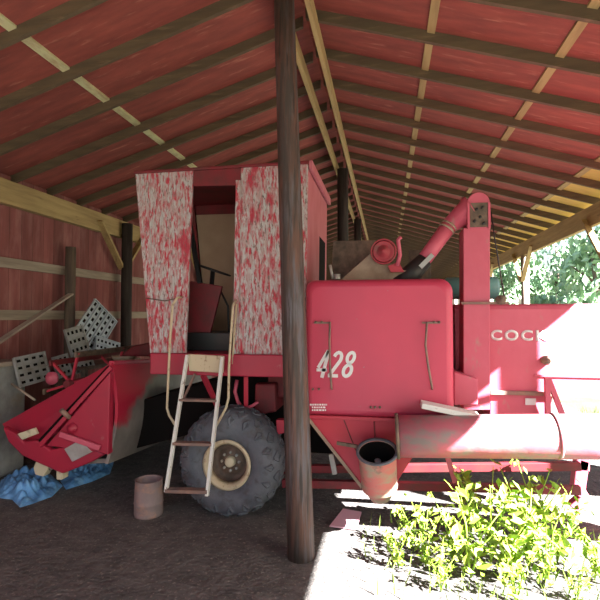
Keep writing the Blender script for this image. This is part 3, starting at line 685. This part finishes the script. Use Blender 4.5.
mb = MB(); mb.bar((hr_t.x - .02, YH + .02, hr_t.z), (hr_t.x - .02, YH2, hr_t.z - .22), .07, .05); part(mb, 'top_rail', 'header_red', hdr, bevel=.008)
# reel lying over the header
rc = Vector((hr_t.x - .85, 0, 1.32))
mb = MB(); mb.tube([(rc.x, YH + .35, rc.z), (rc.x, YH2 - .1, rc.z)], .05, 12); part(mb, 'reel_shaft', 'dark_red', hdr)
for i in range(6):
    a = PI * i / 3 + .3
    mb = MB(); mb.bar((rc.x + math.cos(a) * .38, YH + .4, rc.z + math.sin(a) * .38), (rc.x + math.cos(a) * .38, YH2 - .15, rc.z + math.sin(a) * .38), .03, .07); part(mb, 'reel_bat', 'grime' if i % 2 else 'dark_red', hdr)
for y in (YH + .45, 6.5, YH2 - .2):
    mb = MB()
    for i in range(6):
        a = PI * i / 3 + .3; mb.bar((rc.x, y, rc.z), (rc.x + math.cos(a) * .4, y, rc.z + math.sin(a) * .4), .03, .03)
    part(mb, 'reel_spider', 'red', hdr)
pp = at(53, 378, YH + .55)
mb = MB(); mb.lathe([(0, .085), (-.04, .085), (-.04, .05), (-.08, .05), (-.08, 0)], pp, (0, 1, 0), 18); part(mb, 'reel_pulley', 'pink_red', hdr)
mb = MB(); mb.tube([at(12, 384, 5.5), at(35, 400, 5.35)], .015, 8); part(mb, 'reel_arm', 'lumber', hdr)

# ------------------------------------------------------------------ things about the barn
# rusty drum on the dirt in front of the ladder
dc = atz(144, 518, 0); dz = .385
mb = MB(); mb.lathe([(0, 0), (0, .150), (.02, .155), (.13, .155), (.14, .160), (.15, .155), (dz - .01, .146), (dz, .152), (dz, .138), (dz - .02, .136), (.02, .14), (.02, 0)], (dc.x, dc.y + .1, 0), (0, 0, 1), 36)
tag(mb.build('metal_bucket', 'clay'), 'rusty open round drum standing on dirt before the ladder', 'bucket')
# blue tarp
tp = thing('blue_tarpaulin', atz(55, 488, 0), 'crumpled blue tarpaulin on the dirt under the header nose', 'tarpaulin')
def tarp_mesh(pix, seed, hmax):
    rnd = random.Random(seed)
    from mathutils import noise
    cen = [atz(x, y, 0) for x, y in pix]
    c = sum(cen, Vector()) / len(cen)
    mb = MB(); NR, NA = 26, 110
    ring_pts = []
    m = len(cen)
    per = []
    for a in range(NA):
        t = a / NA * m; i = int(t); per.append(cen[i % m].lerp(cen[(i + 1) % m], t - i))
    V = [c + Vector((0, 0, hmax * .8))]
    for r in range(1, NR + 1):
        q = r / NR
        for p in per:
            v = c.lerp(p, q)
            nz = noise.noise(Vector((v.x * 4, v.y * 6, seed))) * .6 + abs(noise.noise(Vector((v.x * 9, v.y * 16, seed + 4)))) * .95 - .1
            v.z = max(.006, hmax * (1 - q ** 3) * (.55 + nz)) if r < NR else .004
            V.append(v)
    Fs = [(0, 1 + a, 1 + (a + 1) % NA) for a in range(NA)]
    for r in range(NR - 1):
        for a in range(NA):
            Fs.append((1 + r * NA + a, 1 + (r + 1) * NA + a, 1 + (r + 1) * NA + (a + 1) % NA, 1 + r * NA + (a + 1) % NA))
    mb._m(V, Fs, True); return mb
part(tarp_mesh([(1, 480), (20, 474), (50, 474), (63, 486), (52, 497), (33, 504), (20, 508), (12, 500), (-4, 498)], 3.0, .19), 'tarp_bundle', 'tarp', tp)
part(tarp_mesh([(58, 478), (80, 466), (106, 456), (114, 462), (110, 474), (92, 482), (66, 490)], 9.0, .15), 'tarp_tail', 'tarp', tp)
# galvanised bin by the wall
ba = Vector((-5.32, 5.9, 0))
mb = MB(); mb.span((-5.54, 5.0, 0), (-5.10, 5.98, 1.52)); bin_ = mb.build('metal_bin', 'galv', None, .05); tag(bin_, 'tall grey galvanised bin against the red wall', 'bin')
mb = MB(); mb.span((-5.55, 4.98, 1.50), (-5.08, 6.0, 1.56)); o = mb.build('bin_lid', 'lumber', bin_, .008)
# work bench with junk behind the reel
bench = thing('work_bench', (-5.3, 7.6, 0), 'dark wooden bench along the wall under the leaning sieves', 'bench')
part(MB().span((-5.34, 6.8, 1.31), (-4.75, 8.55, 1.36)), 'bench_top', 'grime', bench, .006)
for (x, y) in ((-5.28, 6.88), (-4.81, 6.88), (-5.28, 8.47), (-4.81, 8.47)):
    part(MB().span((x - .04, y - .04, 0), (x + .04, y + .04, 1.31)), 'leg', 'grime', bench)

def sieve(px_c, py_c, X, w_, h_, rot, tilt, m, cols, rows, label, name='sieve_panel', yaw=0.0):
    """slotted sheet with frame; local x across, z up, faces +X towards the combine"""
    c = atx(px_c, py_c, X)
    root_ = thing(name, c, label, 'sieve', None)
    R = Matrix.Rotation(yaw, 3, 'Z') @ Matrix.Rotation(tilt, 3, 'Y') @ Matrix.Rotation(rot, 3, 'X') @ Matrix.Rotation(PI / 2, 3, 'Z')
    def T(x, y, z): return c + R @ Vector((x, y, z))
    mb = MB(); mb.box(c, (w_, .02, h_), R)
    for j in range(rows + 1):
        z = -h_ / 2 + h_ * j / rows; mb.box(T(0, -.02, z), (w_, .03, .018), R)
    nf = len(mb.bm.faces)
    for i in range(cols):
        for j in range(rows):
            x = -w_ / 2 + w_ * (i + .5) / cols; z = -h_ / 2 + h_ * (j + .5) / rows
            mb.box(T(x, -.0115, z), (w_ / cols * .5, .004, h_ / rows * .36), R)
    mb.bm.faces.ensure_lookup_table()
    for f in mb.bm.faces[nf:]: f.material_index = 1
    o = part(mb, 'slotted_sheet', m, root_); o.data.materials.append(M['void'])
    for s_ in (-1, 1):
        mb = MB(); mb.box(T(s_ * w_ / 2, -.01, 0), (.02, .05, h_ + .02), R); part(mb, 'side_rail', m, root_)
    return root_
sieve(95, 327, -5.0, .78, .60, math.radians(48), math.radians(-8), 'sieve', 6, 5, 'large bluish slotted sieve panel tilted on its corner against the wall', yaw=-.25)
sieve(107, 346, -4.85, .50, .22, math.radians(-18), math.radians(-12), 'sieve', 6, 2, 'short bluish slotted sieve piece beneath the large tilted one', yaw=-.25)
sieve(79, 349, -4.95, .34, .72, math.radians(12), math.radians(-10), 'oldsieve', 4, 5, 'narrow dusty upright sieve panel at foot of the short grey pole', yaw=-.25)
sieve(32, 369, -4.93, .46, .40, math.radians(7), math.radians(-12), 'oldsieve', 4, 4, 'grey slotted sieve panel hanging before the galvanised bin', yaw=-.25)
sieve(62, 366, -4.9, .24, .32, math.radians(10), math.radians(-12), 'oldsieve', 3, 3, 'smallest dusty sieve piece beside the red reel arm', yaw=-.25)
# short grey pole by the wall and the dark square post shadowing it
pb = atx(70, 300, XL + .16)
mb = MB(); mb.tube([(XL + .16, pb.y, 0), (XL + .16, pb.y, atx(70, 247, XL + .16).z)], .085, 14); tag(mb.build('wooden_pole', 'pole_grey'), 'short grey brown pole leaning upright by the red wall', 'post')
# leaning board across the wall
p = atx(0, 341, XL + .28); q = atx(71, 294, XL + .28)
p = q + (p - q) * ((q.z - 1.62) / (q.z - p.z))
mb = MB(); mb.bar(p, q, .03, .10, (1, 0, 0)); tag(mb.build('loose_board', 'lumber'), 'long grey board slanting across the red wall to the short pole', 'board')
# tan funnel can and dark sheet on the header's top
cn = at(124, 358, 6.6)
mb = MB(); mb.lathe([(-.26, .05), (-.10, .06), (0, .17), (.04, .18), (.04, .165), (0, .15), (-.08, .0)], cn, (0, 0, 1), 24); tag(mb.build('metal_funnel', 'tanlid'), 'dusty tan funnel shaped can behind the header top', 'funnel')
mb = MB(); mb.prism([at(119, 356.5, 6.5), at(132, 346, 6.5), at(150, 342, 6.5), at(160, 356.5, 6.5)], (0, .5, 0)); tag(mb.build('machine_cover', 'dark_red', None, .03), 'dark red cover lying low behind the peeling cab panel', 'cover')
# weathered board on the auger; its white paint stands in for sunlight
w0 = at(421, 404, YA + .085); w1 = at(478, 416, YA + .085)
mb = MB(); mb.bar(w0, w1, .20, .05); fl = mb.build('loose_board', 'white_paint', None, .004); tag(fl, 'weathered white grey board lying on the auger tube', 'board')
# flat pale pink piece on the sunlit ground
s_ = atz(342, 524, 0)
mb = MB(); mb.prism([s_ + Vector((-.12, -.12, .01)), s_ + Vector((.16, -.14, .012)), s_ + Vector((.20, .07, .10)), s_ + Vector((.0, .12, .10))], (0, .0, .015)); tag(mb.build('pink_piece', 'pinkpiece', None, .003), 'flat pale pink piece lying on sunlit dirt', 'scrap')

# ------------------------------------------------------------------ weeds, grass, trees
def leaf_quads(rng, pts, size, flat=.5):
    V = []; Fs = []
    for p in pts:
        n_ = Vector((rng.uniform(-1, 1), rng.uniform(-1, 1), rng.uniform(flat, 1))).normalized()
        a = n_.cross(Vector((rng.uniform(-1, 1), rng.uniform(-1, 1), .1))).normalized(); b_ = n_.cross(a)
        s = size * rng.uniform(.6, 1.25); i = len(V)
        V += [p - a * s, p + b_ * s * .45 + n_ * s * .1, p + a * s, p - b_ * s * .45 + n_ * s * .1]
        Fs.append((i, i + 1, i + 2, i + 3))
    return V, Fs
def weed(seed, h, spread):
    rng = random.Random(seed)
    stem = MB(); lv = []
    for i in range(rng.randint(5, 7)):
        a = rng.uniform(0, 2 * PI); hh = h * rng.uniform(.6, 1.05); tip = Vector((math.cos(a) * spread, math.sin(a) * spread, hh))
        mid = Vector((tip.x * .35, tip.y * .35, hh * .6))
        stem.tube([(0, 0, 0), mid, tip], .007, 5, True, .003)
        for j in range(17):
            t = rng.uniform(.15, 1); p = Vector((0, 0, 0)).lerp(mid, t / .6) if t < .6 else mid.lerp(tip, (t - .6) / .4)
            lv.append(p + Vector((rng.uniform(-.07, .07), rng.uniform(-.07, .07), rng.uniform(-.03, .05))))
    return stem, leaf_quads(rng, lv, .05)
wprotos = []
def place_weed(px, py, Yw, kind, label, sc):
    c = at(px, py, Yw); h = c.z
    if kind >= len(wprotos):
        r = thing('leafy_weed', (0, 0, 0), label, 'weed', 'leafy weeds beneath the auger tube')
        stem, (V, Fs) = weed(11 + kind, .62, .20)
        part(stem, 'stem', 'leaf', r)
        mb = MB(); mb._m(V, Fs); part(mb, 'leaves', 'leaf', r)
        wprotos.append(r); o = r
    else:
        o = copy_tree(wprotos[kind]); o['label'] = label
    o.location = (c.x, Yw, 0); o.rotation_euler.z = px * .37; o.scale = (sc, sc, sc)
WL = 'green leafy weed in the sunlit strip below the auger tube'
for i, (px, Yw, sc) in enumerate([(425, 4.3, .85), (398, 4.25, .62), (452, 4.45, .8), (470, 4.2, 1.0), (490, 4.5, 1.0), (505, 4.2, .95), (528, 4.45, 1.05), (545, 4.2, .9), (556, 4.6, .85), (600, 4.3, .8), (440, 3.95, .6), (515, 3.9, .6), (412, 4.6, .7), (480, 4.9, 1.0), (535, 5.0, 1.0), (575, 4.0, .55)]):
    place_weed(px, 500, Yw, i if i < 4 else i % 4, WL, sc * (1.22 if 450 < px < 570 else 1.0))
rng = random.Random(5)
V = []; Fs = []
for i in range(7000):
    x = -.2 + 11 * rng.random() ** 1.6; y = rng.uniform(2.4, 12)
    if y > 5.2 and x < 4.3: continue
    if x < .3 and rng.random() < .7: continue
    h = rng.uniform(.05, .2); a = rng.uniform(0, 2 * PI); dx, dy = math.cos(a) * .008, math.sin(a) * .008
    lx, ly = rng.uniform(-.06, .06), rng.uniform(-.06, .06); j = len(V)
    V += [Vector((x - dx, y - dy, -.01)), Vector((x + dx, y + dy, -.01)), Vector((x + lx, y + ly, h))]; Fs.append((j, j + 1, j + 2))
mb = MB(); mb._m(V, Fs); tag(mb.build('grass', 'blade'), 'sunlit grass beside the combine', 'grass', None, 'stuff')

def tree(x, y, h, r, seed, label):
    rng = random.Random(seed)
    o = thing('leafy_tree', (x, y, 0), label, 'tree', 'trees beyond the open side')
    mb = MB(); mb.tube([(x, y, 0), (x + .1, y, h * .4), (x - .1, y + .1, h * .8)], .22, 10, True, .06)
    for i in range(5):
        a = rng.uniform(0, 6.28); z = h * rng.uniform(.35, .6); mb.tube([(x, y, z), (x + math.cos(a) * r * .7, y + math.sin(a) * r * .7, z + r * .6)], .08, 6, True, .02)
    part(mb, 'trunk', 'bark', o)
    pts = []
    blobs = [(Vector((x, y, h * .62)), r)] + [(Vector((x + rng.uniform(-1, 1) * r, y + rng.uniform(-1, 1) * r, h * rng.uniform(.25, .9))), r * rng.uniform(.35, .6)) for _ in range(9)]
    for c, rr in blobs:
        for i in range(int(420 * (rr / 1.4))):
            v = Vector((rng.gauss(0, 1), rng.gauss(0, 1), rng.gauss(0, 1))).normalized() * rr * rng.uniform(.65, 1.03); pts.append(c + v)
    V, Fs = leaf_quads(rng, pts, .26, -.2)
    mb = MB(); mb._m(V, Fs); part(mb, 'crown', 'treeleaf', o)
for i, (x, y, h, r, lab) in enumerate([
        (10.0, 25, 6.6, 2.0, 'nearest leafy tree framed between the far eave post and roof beam'),
        (16.2, 27, 7.8, 2.4, 'broad leafy tree at the right edge beyond the red tail'),
        (6.9, 33, 7.0, 2.0, 'leafy tree seen behind the far eave post'),
        (25.0, 38, 9.0, 2.8, 'tall leafy tree standing behind the broad one'),
        (13.0, 39, 9.4, 2.9, 'tall leafy tree behind the nearest tree')]):
    tree(x, y, h, r, 40 + i, lab)

# ------------------------------------------------------------------ light and camera
sd = Vector((1.0, -.55, .88)).normalized()
sun = bpy.data.lights.new('sun', 'SUN'); sun.energy = 1250.0; sun.angle = .0093; sun.color = (1, .97, .93)
so = bpy.data.objects.new('sun', sun); C.objects.link(so); so.rotation_euler = sd.to_track_quat('Z', 'Y').to_euler(); so.location = (12, -6, 14)
w = bpy.data.worlds.new('sky'); bpy.context.scene.world = w; w.use_nodes = True
nt = w.node_tree; bg = nt.nodes['Background']
sk = nt.nodes.new('ShaderNodeTexSky'); sk.sky_type = 'NISHITA'; sk.sun_disc = False
sk.sun_elevation = math.asin(sd.z); sk.sun_rotation = math.atan2(sd.x, sd.y); sk.air_density = 1.2; sk.dust_density = 2.5
nt.links.new(sk.outputs['Color'], bg.inputs['Color']); bg.inputs['Strength'].default_value = 4.6
cam = bpy.data.cameras.new('camera'); co = bpy.data.objects.new('camera', cam); C.objects.link(co)
cam.sensor_fit = 'HORIZONTAL'; cam.sensor_width = 36; cam.lens = 36 * F_PX / 600
co.location = CAM
co.rotation_euler = Matrix((RT, UP, -FW)).transposed().to_euler()
cam.clip_start = .05; cam.clip_end = 300
sc = bpy.context.scene; sc.camera = co
sc.view_settings.view_transform = 'Standard'; sc.view_settings.look = 'None'; sc.view_settings.gamma = 1
sc.view_settings.exposure = -3.8; sc.view_settings.use_curve_mapping = False
sc.cycles.use_denoising = True; sc.cycles.max_bounces = 10; sc.cycles.diffuse_bounces = 6
sc.cycles.sample_clamp_indirect = 10
